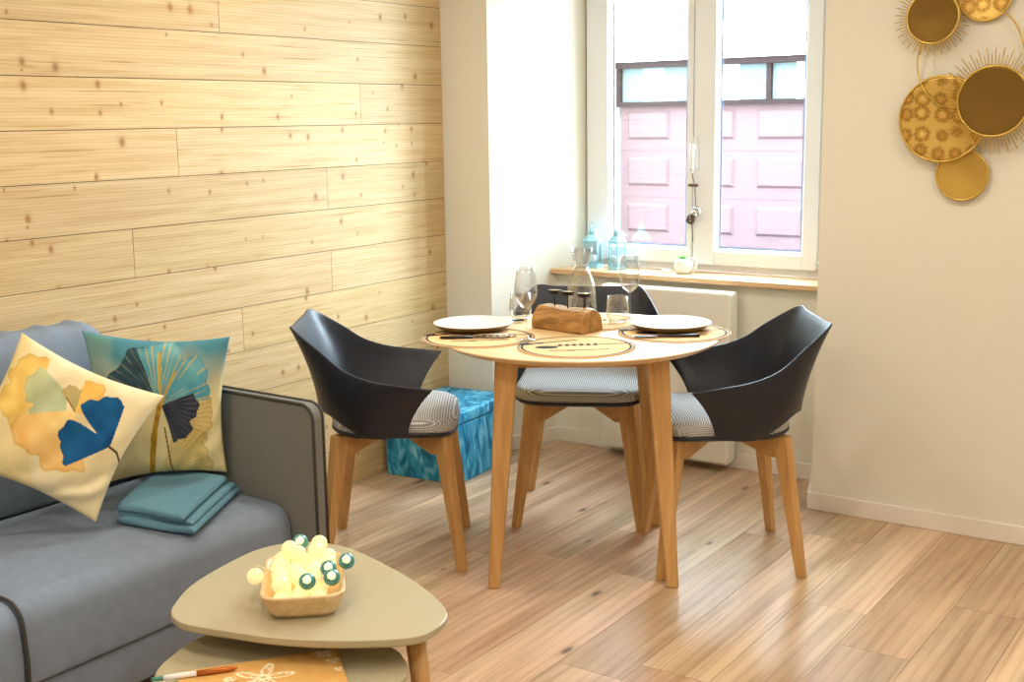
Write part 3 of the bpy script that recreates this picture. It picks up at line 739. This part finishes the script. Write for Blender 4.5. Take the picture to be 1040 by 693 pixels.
def wdisc(name, cx, cz, r, d, mt, rim=True, rays=None, dish=.010):
    """d: how far the disc stands off the wall"""
    y = YB-d
    V, Fc = [], []; seg = 72
    prof = [(0, dish), (r*.5, dish*.75), (r*.9, dish*.2), (r, 0), (r, -.003), (0, dish-.004)] if False else [(0, dish*.6), (r*.5, dish*.5), (r*.93, 0), (r, 0), (r, .003), (0, dish*.6+.003)]
    for rr, o in prof: V += [(cx+rr*math.cos(2*PI*i/seg), y+o, cz+rr*math.sin(2*PI*i/seg)) for i in range(seg)]
    for j in range(len(prof)-1): Fc += [(j*seg+i, j*seg+(i+1) % seg, (j+1)*seg+(i+1) % seg, (j+1)*seg+i) for i in range(seg)]
    o = add(name, V, Fc, mt, wd, smooth=True)
    if rim: tube('rim', [(cx+r*math.cos(a), y, cz+r*math.sin(a)) for a in [2*PI*i/64 for i in range(64)]], .004, M['brass'], o, 6, True)
    tube('wall_peg', [(cx, y+.012, cz), (cx, YB, cz)], .006, M['brass'], o, 8)
    if rays:
        r1, r2, n = rays
        out = []
        for i in range(n):
            a = 2*PI*i/n; e = r2 if i % 2 else r1+(r2-r1)*.62
            out.append(tube_vf([(cx+r*.98*math.cos(a), y, cz+r*.98*math.sin(a)), (cx+e*math.cos(a), y, cz+e*math.sin(a))], .0016, 5))
        add('sun_rays', *merge(*out), M['brass'], o)
    return o
wdisc('patterned_disc', -1.030, 1.838, .085, .02, M['goldstar'])
wdisc('sunburst_disc', -1.186, 1.771, .084, .05, M['golddark'], rays=(.084, .126, 64))
wdisc('plain_disc', -1.075, 1.255, .084, .02, M['gold'])
wdisc('patterned_disc', -1.143, 1.440, .141, .04, M['goldstar'])
wdisc('sunburst_disc', -.977, 1.495, .112, .065, M['golddark'], rays=(.112, .172, 76))
tube('wire', catmull([(-1.215, YB-.045, 1.70), (-1.232, YB-.045, 1.62), (-1.20, YB-.05, 1.53), (-1.14, YB-.05, 1.475)], 6, False), .003, M['brass'], wd, 6)
tube('wire', catmull([(-1.0, YB-.03, 1.80), (-.93, YB-.03, 1.74), (-.895, YB-.03, 1.64), (-.90, YB-.05, 1.58)], 6, False), .003, M['brass'], wd, 6)

# ------------------------------------------------------------------ sofa
sf = empty('sofa', (-2.86, 1.7, 0), 'grey velour sofa standing along the plank wall', 'sofa')
SX, SZ = -2.47, .362
def extr_y(prof, y0, y1, ny=1, fn=None):
    """prof: closed list of (x, z)"""
    k = len(prof); V = []; Fc = []
    for j in range(ny+1):
        y = y0+(y1-y0)*j/ny
        V += [(x, y, z) if not fn else fn(x, y, z, j/ny) for x, z in prof]
    for j in range(ny): Fc += [(j*k+i, j*k+(i+1) % k, (j+1)*k+(i+1) % k, (j+1)*k+i) for i in range(k)]
    return V, Fc+[tuple(reversed(range(k))), tuple(ny*k+i for i in range(k))]
def seat_prof():
    p = [(-3.08, .152), (SX-.012, .152), (SX, .16), (SX+.004, .22), (SX-.002, .29)]
    for i in range(9):
        a = PI/2*i/8; p.append((SX-.065+.062*math.cos(a), SZ-.062+.062*math.sin(a)))
    return p+[(-2.7, SZ+.006), (-2.9, SZ+.006), (-3.08, SZ)]
def puff(y0, y1):
    def f(x, y, z, t):
        e = min(t, 1-t)*(y1-y0); q = max(0, 1-e/.03)
        return (x-.006*q*q if x > -2.7 else x, y, z-.006*q*q if z > .3 else z)
    return f
box('base', (-3.22, -.30, .03), (SX-.012, 2.45, .15), M['sofa'], sf, bevel=.012)
for y0, y1 in ((-.26, .655), (.66, 1.558), (1.562, 2.448)):
    c = add('seat_cushion', *extr_y(seat_prof(), y0, y1, 24, puff(y0, y1)), M['sofa'], sf, smooth=True, bevel=.006)
    tube('piping', [(x, y0, z) for x, z in seat_prof()[1:-1]], .0045, M['pipe'], c, 6)
def arm(y0, y1):
    o = []
    x0, x1, z0, z1, r = -3.22, -2.375, .03, .668, .045
    o = [(x0, z0), (x1, z0)] + [(x1-r+r*math.cos(PI/2*i/8), z1-r+r*math.sin(PI/2*i/8)) for i in range(9)] + [(x0, z1+.006)]
    a = add('armrest', *extr_y(o, y0, y1), M['sofaarm'], sf, bevel=.006)
    for y in (y0, y1): tube('piping', [(x, y, z) for x, z in o[1:]], .005, M['pipe'], a, 6)
    for px in (x0+.06, x1-.06): lathe('sofa_foot', [(0, 0), (.02, 0), (.024, .03), (0, .03)], M['black'], sf, (px, (y0+y1)/2, 0), 16)
arm(2.452, 2.492); arm(-.34, -.30)
def back(y0, y1, ny=60):
    # quilted back cushion with vertical channels
    prof = []
    for i in range(40):
        a = 2*PI*i/40; c, s = math.cos(a), math.sin(a)
        prof.append((-3.135+.085*math.copysign(abs(c)**.55, c), .62+.268*math.copysign(abs(s)**.5, s)))
    def f(x, y, z, t):
        e = min(t, 1-t); q = max(0, 1-e/.06)
        w = abs(math.sin((y-y0)/.055*PI/2))**.5*.010 if z > .6 else 0
        return (-3.135+(x+3.135)*(1-.35*q*q), y, (z-w if z > .8 else z)-.05*q*q*(z > .8))
    return extr_y(prof, y0, y1, ny, f)
for y0, y1 in ((-.28, 1.0), (1.02, 2.315)):
    add('back_cushion', *back(y0, y1), M['sofa'], sf, smooth=True)
box('back_frame', (-3.255, -.30, .03), (-3.20, 2.45, .66), M['sofa'], sf, bevel=.01)

# ------------------------------------------------------------------ cushions with printed ginkgo leaves
def fan(px, py, ax, ay, ang, half, R, notch=.3, seed=0):
    """signed cover of a fan leaf: returns (inside, radial 0..1, angle) in the print's own units"""
    dx, dy = px-ax, py-ay; r = math.hypot(dx, dy); a = (math.degrees(math.atan2(dy, dx))-ang+180) % 360-180
    k = abs(a)/half
    if k > 1: return None
    lim = R*(1-.10*k**4-notch*math.exp(-(a/6)**2)+.035*math.sin(a*.16+seed)+.02*math.sin(a*.37+seed*2)+.012*(vn(a*.35, seed)-.5))
    if r > lim: return None
    return r/lim, a, r
def mixc(a, b, t): return tuple(x+(y-x)*max(0, min(1, t)) for x, y in zip(a, b))
def hsh(a, b): return (math.sin(a*12.9898+b*78.233)*43758.5453) % 1
def vn(x, y):
    xi, yi = math.floor(x), math.floor(y); fx, fy = x-xi, y-yi; fx, fy = fx*fx*(3-2*fx), fy*fy*(3-2*fy)
    a, b, c, d = hsh(xi, yi), hsh(xi+1, yi), hsh(xi, yi+1), hsh(xi+1, yi+1)
    return a+(b-a)*fx+(c-a)*fy+(a-b-c+d)*fx*fy
def leaf_on(col, q, ax, ay, ang, half, R, c1, c2, notch=.3, streak=0, sc=None, alpha=1, seed=0):
    f = fan(*q, ax, ay, ang, half, R, notch, seed)
    if not f: return col
    rr, a, r = f
    c = mixc(c1, c2, .5*rr+.7*(vn(q[0]*.09+seed, q[1]*.09)-.3))
    if streak and abs((a*streak) % 1-.5) < .13 and vn(a*.4, r*.05+seed) > .35: c = mixc(c, sc, .8)
    if rr > .95: c = mixc(c, tuple(x*.7 for x in c), .5)
    return mixc(col, c, alpha)
def print_a(s, d):
    q = (22+145*s-71*d, 338+64*s+130*d)
    c = mixc(lin((236, 224, 186)), lin((226, 208, 158)), vn(q[0]*.03, q[1]*.03))
    if q[0] < 30: c = mixc(c, lin((232, 200, 110)), .35)
    c = leaf_on(c, q, 42, 402, 205, 75, 46, lin((240, 212, 116)), lin((222, 172, 70)), .25, alpha=.9, seed=1)
    c = leaf_on(c, q, 66, 400, 160, 70, 42, lin((150, 176, 140)), lin((200, 206, 160)), .2, alpha=.85, seed=2)
    c = leaf_on(c, q, 73, 418, -75, 48, 26, lin((150, 150, 96)), lin((206, 170, 96)), .1, alpha=.9, seed=5)
    c = leaf_on(c, q, 74, 418, 128, 48, 66, lin((244, 212, 136)), lin((226, 168, 78)), .12, alpha=.85, seed=3)
    c = leaf_on(c, q, 74, 420, -27, 44, 42, lin((238, 198, 104)), lin((216, 160, 62)), .25, alpha=.95, seed=4)
    c = leaf_on(c, q, 111, 456, 224, 66, 53, lin((10, 70, 122)), lin((26, 100, 152)), .6, 0, seed=6)
    if seg_d(q, (110, 456), (120, 463)) < 1.3 or seg_d(q, (120, 463), (128, 478)) < 1.3: c = lin((84, 58, 40))
    if seg_d(q, (74, 419), (66, 405)) < .9: c = lin((150, 108, 40))
    return c
def print_b(s, d):
    q = (83+155*s+0*d, 338+4*s+138*d)
    t = (q[1]-350)/45+.5*(vn(q[0]*.05, q[1]*.05)-.5)
    c = mixc(lin((80, 142, 158)), lin((228, 214, 162)), t)
    if q[0] < 112: c = mixc(c, lin((120, 160, 140)), .4*max(0, 1-(q[1]-340)/60))
    c = leaf_on(c, q, 172, 412, 24, 40, 56, lin((226, 206, 140)), lin((206, 180, 104)), .1, .16, lin((186, 152, 70)), .85, 8)
    c = leaf_on(c, q, 162, 470, -25, 45, 62, lin((222, 202, 132)), lin((214, 186, 112)), .1, .16, lin((190, 156, 80)), .8, 9)
    c = leaf_on(c, q, 166, 401, 218, 34, 62, lin((42, 58, 74)), lin((60, 92, 104)), .08, .12, lin((110, 120, 108)), 1, 10)
    c = leaf_on(c, q, 164, 402, -58, 56, 62, lin((70, 146, 168)), lin((118, 186, 194)), .15, .14, lin((208, 186, 110)), 1, 11)
    c = leaf_on(c, q, 166, 403, 28, 44, 42, lin((40, 46, 62)), lin((66, 70, 88)), .1, .12, lin((90, 90, 96)), 1, 12)
    w = 2.6
    if seg_d(q, (165, 400), (156, 430)) < w or seg_d(q, (156, 430), (146, 482)) < w+.8: c = mixc(lin((206, 160, 50)), lin((150, 108, 30)), vn(q[0]*.6, q[1]*.2))
    if seg_d(q, (166, 402), (182, 372)) < 1.2 or seg_d(q, (166, 402), (166, 352)) < 1.2: c = lin((200, 166, 70))
    if seg_d(q, (168, 425), (176, 478)) < .9: c = lin((110, 84, 44))
    return c
def pillow(name, TL, TR_, BR, BL, thick, fn, back_c, label, seed):
    TL, TR_, BR, BL = map(Vector, (TL, TR_, BR, BL)); n = 210
    nrm = (TR_-TL).cross(BL-TL).normalized()
    if nrm.x < 0: nrm = -nrm
    def P(s, d, side):
        p = TL*(1-s)*(1-d)+TR_*s*(1-d)+BR*s*d+BL*(1-s)*d
        c = (TL+TR_+BR+BL)/4
        e1, e2 = 4*s*(1-s), 4*d*(1-d)
        # edges pull in between the corners
        pull = .11*((e1*(abs(2*d-1)**3))+(e2*(abs(2*s-1)**3)))
        p = p+(c-p)*pull
        b = thick*(e1*e2)**.40
        ed = (1-e1*e2)
        wr = side*(.007*math.sin(s*19+d*8+seed)*e1*e2+(.014)*ed*(vn(s*15+seed*7, d*9)-.5)*(e1*e2)**.35+.011*ed*math.sin((s+d)*26+3*vn(s*5, d*5+seed))*max(0, 1-abs(s+d-1-.75)/.35)*(e1*e2)**.3)
        return p+nrm*(side*b+wr)
    V, Fc, C = [], [], []
    for side in (1, -1):
        for j in range(n+1):
            for i in range(n+1):
                V.append(P(i/n, j/n, side)); C.append(fn(i/n, j/n) if side == 1 else back_c)
    k = (n+1)**2
    for j in range(n):
        for i in range(n):
            a = j*(n+1)+i; Fc.append((a, a+n+1, a+n+2, a+1)); Fc.append((k+a, k+a+1, k+a+n+2, k+a+n+1))
    o = add(name, V, Fc, M['print'], attr=C, smooth=True)
    md = o.modifiers.new('w', 'WELD'); md.merge_threshold = .0003
    return tag(o, label, 'cushion', 'printed cushions on the sofa')
TLa, TRa, BRa = Vector((-2.93, 1.925, .912)), Vector((-2.69, 2.193, .712)), Vector((-2.735, 1.97, .398))
pillow('throw_pillow', TLa, TRa, BRa, TLa+BRa-TRa, .062, print_a, lin((226, 208, 150)), 'cream cushion printed with yellow and one blue ginkgo leaf, tipped on its corner', 1)
pillow('throw_pillow', (-3.0, 2.165, .875), (-2.67, 2.428, .846), (-2.72, 2.432, .425), (-3.0, 2.19, .405), .055, print_b, lin((60, 130, 138)), 'teal and cream ginkgo cushion leaning behind the folded blanket, beside the arm', 2)

# ------------------------------------------------------------------ folded blanket
NL, NR, FRr, FL = Vector((-2.742, 2.045, 0)), Vector((-2.478, 2.085, 0)), Vector((-2.675, 2.435, 0)), Vector((-2.925, 2.345, 0))
def bl(u, v, z):   # u across (left to right), v from near to far
    p = NL*(1-u)*(1-v)+NR*u*(1-v)+FRr*u*v+FL*(1-u)*v; return Vector((p.x, p.y, z))
def fold(prof, u0=0, u1=1, n=28, wob=0):
    """prof: (v, z) outline of a folded layer seen from its right end"""
    k = len(prof); V, Fc = [], []; zm = sum(z for _, z in prof)/k
    for i in range(n+1):
        t = i/n; u = u0+(u1-u0)*t; e = min(t, 1-t)*(u1-u0)*.27
        f = math.sqrt(max(0, 1-max(0, 1-e/.011)**2))*.94+.06
        for v, z in prof: V.append(bl(u, v+wob*math.sin(5*u+z*60), zm+(z-zm)*f+.002*math.sin(7*u+4*v)))
    for i in range(n): Fc += [(i*k+j, i*k+(j+1) % k, (i+1)*k+(j+1) % k, (i+1)*k+j) for j in range(k)]
    return V, Fc+[tuple(reversed(range(k))), tuple(n*k+j for j in range(k))]
def lay(z0, z1, v0, v1):
    r = (z1-z0)/2; p = []
    for i in range(9):
        a = -PI/2-PI*i/8; p.append((v0+r/.39+r/.39*math.cos(a), z0+r+r*math.sin(a)))
    for v in (.3, .6): p.append((v, z1))
    for i in range(9):
        a = PI/2-PI*i/8; p.append((v1-r/.39+r/.39*math.cos(a), z0+r+r*math.sin(a)))
    return p+[(.6, z0), (.3, z0)]
zb = SZ+.008
V, Fc = merge(fold(lay(zb, zb+.024, .0, 1.0), 0, 1.02, wob=.012), fold(lay(zb+.021, zb+.038, .035, .985), .0, .985, wob=.02), fold(lay(zb+.035, zb+.060, .0, .95), -.01, .90, wob=.010))
tag(add('folded_blanket', V, Fc, M['blanket'], smooth=True), 'folded teal blanket lying on the sofa seat beside the arm', 'blanket')

# ------------------------------------------------------------------ nest of coffee tables
def coffee(name, pts, z, legs, label):
    cx, cy = sum(p[0] for p in pts)/len(pts), sum(p[1] for p in pts)/len(pts)
    t = empty(name, (cx, cy, 0), label, 'coffee table', 'nesting coffee tables')
    o = [(p.x, p.y) for p in catmull([(x, y, 0) for x, y in pts], 6)]
    n = len(o)
    def ins(d): return [(x-(x-cx)/math.hypot(x-cx, y-cy)*d, y-(y-cy)/math.hypot(x-cx, y-cy)*d) for x, y in o]
    V, Fc = [], []
    for d, zz in ((.010, z-.020), (.003, z-.018), (.0, z-.014), (.0, z-.0015), (.0025, z)): V += [(x, y, zz) for x, y in ins(d)]
    for j in range(4): Fc += [(j*n+i, j*n+(i+1) % n, (j+1)*n+(i+1) % n, (j+1)*n+i) for i in range(n)]
    Fc += [tuple(reversed(range(n))), tuple(4*n+i for i in range(n))]
    add('tabletop', V, Fc, M['taupe'], t)
    for (bx_, by_), (tx, ty) in legs:
        tube('leg', [(bx_, by_, 0), (tx, ty, z-.019)], [.013, .024], M['oak'], t, 20)
        lathe('leg_plate', [(0, z-.028), (.034, z-.028), (.034, z-.0185), (0, z-.0185)], M['taupedge'], t, (tx, ty, 0), 20)
    return t
up = [(-2.03, 1.633), (-2.062, 1.672), (-2.115, 1.767), (-2.149, 1.9056), (-2.155, 2.026), (-2.10, 2.115), (-1.99, 2.143), (-1.872, 2.118), (-1.7157, 2.065), (-1.589, 2.002), (-1.514, 1.943), (-1.4895, 1.874), (-1.5054, 1.806), (-1.616, 1.7185), (-1.7357, 1.6595), (-1.8488, 1.6283), (-1.945, 1.606), (-1.994, 1.612)]
coffee('coffee_table', up, .42, [((-1.505, 1.875), (-1.575, 1.905)), ((-2.13, 1.87), (-2.055, 1.86)), ((-1.98, 2.15), (-1.96, 2.06))], 'taller taupe rounded triangle coffee table carrying the tray of light balls')
low = [(-1.9154, 1.4832), (-1.9505, 1.5247), (-1.9746, 1.576), (-2.0, 1.6655), (-1.985, 1.76), (-1.93, 1.825), (-1.82, 1.868), (-1.70, 1.882), (-1.6052, 1.8687), (-1.5546, 1.8434), (-1.5067, 1.799), (-1.485, 1.72), (-1.51, 1.62), (-1.58, 1.50), (-1.66, 1.41), (-1.74, 1.365), (-1.82, 1.38), (-1.875, 1.43)]
coffee('coffee_table', low, .35, [((-1.48, 1.78), (-1.555, 1.765)), ((-1.97, 1.79), (-1.90, 1.75)), ((-1.77, 1.36), (-1.77, 1.44))], 'lower taupe coffee table tucked under the taller one, with the orange notebook')
# tray
ty_ = empty('wooden_tray', (-1.838, 1.845, .42), 'rounded wooden tray full of light balls on the taller coffee table', 'tray')
def rrect(c, ux, hx, hy, r, z, n=8):
    uy = Vector((-ux.y, ux.x)); o = []
    for qx, qy, a0 in ((1, 1, 0), (-1, 1, PI/2), (-1, -1, PI), (1, -1, 3*PI/2)):
        for i in range(n+1):
            a = a0+PI/2*i/n; lx, ly = qx*(hx-r)+r*math.cos(a), qy*(hy-r)+r*math.sin(a)
            o.append((c[0]+ux.x*lx+uy.x*ly, c[1]+ux.y*lx+uy.y*ly, z))
    return o
ux = Vector((.74, .67)).normalized(); tc_ = (-1.836, 1.846)
rings = [rrect(tc_, ux, .066, .110, .03, .4205), rrect(tc_, ux, .078, .124, .036, .435), rrect(tc_, ux, .089, .136, .04, .470), rrect(tc_, ux, .0905, .138, .04, .474), rrect(tc_, ux, .089, .1365, .04, .476), rrect(tc_, ux, .082, .129, .036, .475), rrect(tc_, ux, .079, .126, .036, .468), rrect(tc_, ux, .068, .114, .03, .440), rrect(tc_, ux, .056, .10, .025, .434)]
n = len(rings[0]); V = [p for r in rings for p in r]
Fc = [(j*n+i, j*n+(i+1) % n, (j+1)*n+(i+1) % n, (j+1)*n+i) for j in range(len(rings)-1) for i in range(n)]
Fc += [tuple(reversed(range(n))), tuple((len(rings)-1)*n+i for i in range(n))]
add('bowl', V, Fc, M['tray'], ty_, smooth=True)
# light balls
sl = empty('string_lights', (-1.838, 1.845, .436), 'string of glowing cream and teal cotton balls heaped in the wooden tray', 'string lights')
uy = Vector((-ux.y, ux.x))
def tp(a, b, z): return Vector((tc_[0]+ux.x*a+uy.x*b, tc_[1]+ux.y*a+uy.y*b, z))
BR_ = .0185
spots = []
random.seed(11)
for z, L_ in ((.455, [(a, b) for a in (-.046, -.006, .036) for b in (-.092, -.055, -.018, .02, .06, .095)]), (.486, [(a, b) for a in (-.052, -.014, .024, .055) for b in (-.085, -.045, -.005, .035, .075)]), (.514, [(-.01, .03), (.03, .045), (.005, .075), (.035, .085), (-.03, .065)])):
    for a, b in L_: spots.append((a+random.uniform(-.004, .004), b+random.uniform(-.004, .004), z))
spots += [(-.105, -.012, .482)]
teal = [(.055, -.045, .502), (.062, -.078, .494), (.010, -.085, .491), (.094, .0, .500), (-.01, .10, .515)]
pts = []
for a, b, z in spots:
    if any((Vector((a, b, z))-Vector(t)).length < .03 for t in teal): continue
    p = tp(a, b, z); pts.append(p); add('light_ball', *ico(p, BR_, 0, 3), M['ball'], sl, smooth=True)
for a, b, z in teal:
    p = tp(a, b, z); pts.append(p); o = add('light_ball', *ico(p, .0185, 0, 3), M['ballteal'], sl, smooth=True); o['label'] = 'teal light ball'
    to = (Vector((.55, -.6, .55))).normalized(); add('bulb', *ico(p+to*.0085, .0122, 0, 2), M['bulb'], o, smooth=True)
tube('cord', catmull(pts[:16], 3, False), .0015, M['cord'], sl, 5)
tube('cord', catmull([tp(-.105, -.012, .50), tp(-.098, -.012, .507), tp(-.082, -.015, .498), tp(-.06, -.02, .49)], 5, False), .0015, M['cord'], sl, 5)
# notebook and pen
e1 = Vector((.602, .798)).normalized()*.325; e2 = Vector((.775, -.632)).normalized()*.30
n0 = Vector((-1.884, 1.522)); nn = 110
OR = lin((216, 172, 104))
def cover(s, d):
    x, y = s*.325, d*.30
    c = mixc(OR, lin((206, 156, 84)), vn(x*60, y*60))
    W_ = lin((240, 226, 190)); hit = False
    for i in range(5):    # pale flourish in the middle and in the corner
        a = i*1.256; cx, cy = .165+.045*math.cos(a), .085+.03*math.sin(a)
        u_ = (x-.165)*math.cos(a)+(y-.085)*math.sin(a); v_ = -(x-.165)*math.sin(a)+(y-.085)*math.cos(a)
        r = math.hypot((u_-.034)/.030, v_/.012)
        if r < 1 and (r > .72 or vn(x*260, y*260) > .62): hit = True
    for cx, cy, r0 in ((.30, .02, .018), (.285, .012, .012), (.31, .055, .014), (.315, .10, .010), (.10, .07, .013)):
        r = math.hypot(x-cx, y-cy)/r0
        if r < 1 and vn(x*300, y*300) > .42: hit = True
    return W_ if hit else c
nb = empty('notebook', (n0.x, n0.y, .35), 'orange notebook with pale flourish on the lower coffee table', 'notebook')
V, C, Fc = [], [], []
for j in range(nn+1):
    for i in range(nn+1):
        p = n0+e1*(i/nn)+e2*(j/nn); V.append((p.x, p.y, .3615)); C.append(cover(i/nn, j/nn))
Fc = [(j*(nn+1)+i, (j+1)*(nn+1)+i, (j+1)*(nn+1)+i+1, j*(nn+1)+i+1) for j in range(nn) for i in range(nn)]
add('cover', V, Fc, M['paper'], nb, attr=C, solid=.002, off=-1)
q = [n0+e1*a+e2*b for a, b in ((.006, .006), (.994, .006), (.994, .99), (.006, .99))]
prism('pages', [(p.x, p.y) for p in q], .3505, .3594, M['ceramic'], nb)
pe = empty('pen', (-1.835, 1.53, .366), 'copper and white ballpoint pen lying on the orange notebook', 'pen')
pa, pb = Vector((-1.893, 1.462, .3675)), Vector((-1.786, 1.594, .3675)); dd = pb-pa
tube('barrel', [pa+dd*.52, pa+dd*.9, pa+dd*.955, pa+dd], [.0058, .0058, .004, .001], mat('copper pen', lin((186, 106, 44)), .3, .5), pe, 14)
tube('white_barrel', [pa+dd*.14, pa+dd*.52], .0058, M['ceramic'], pe, 14)
tube('push_button', [pa, pa+dd*.14], [.004, .0055], mat('teal pen end', lin((60, 130, 110)), .4), pe, 14)
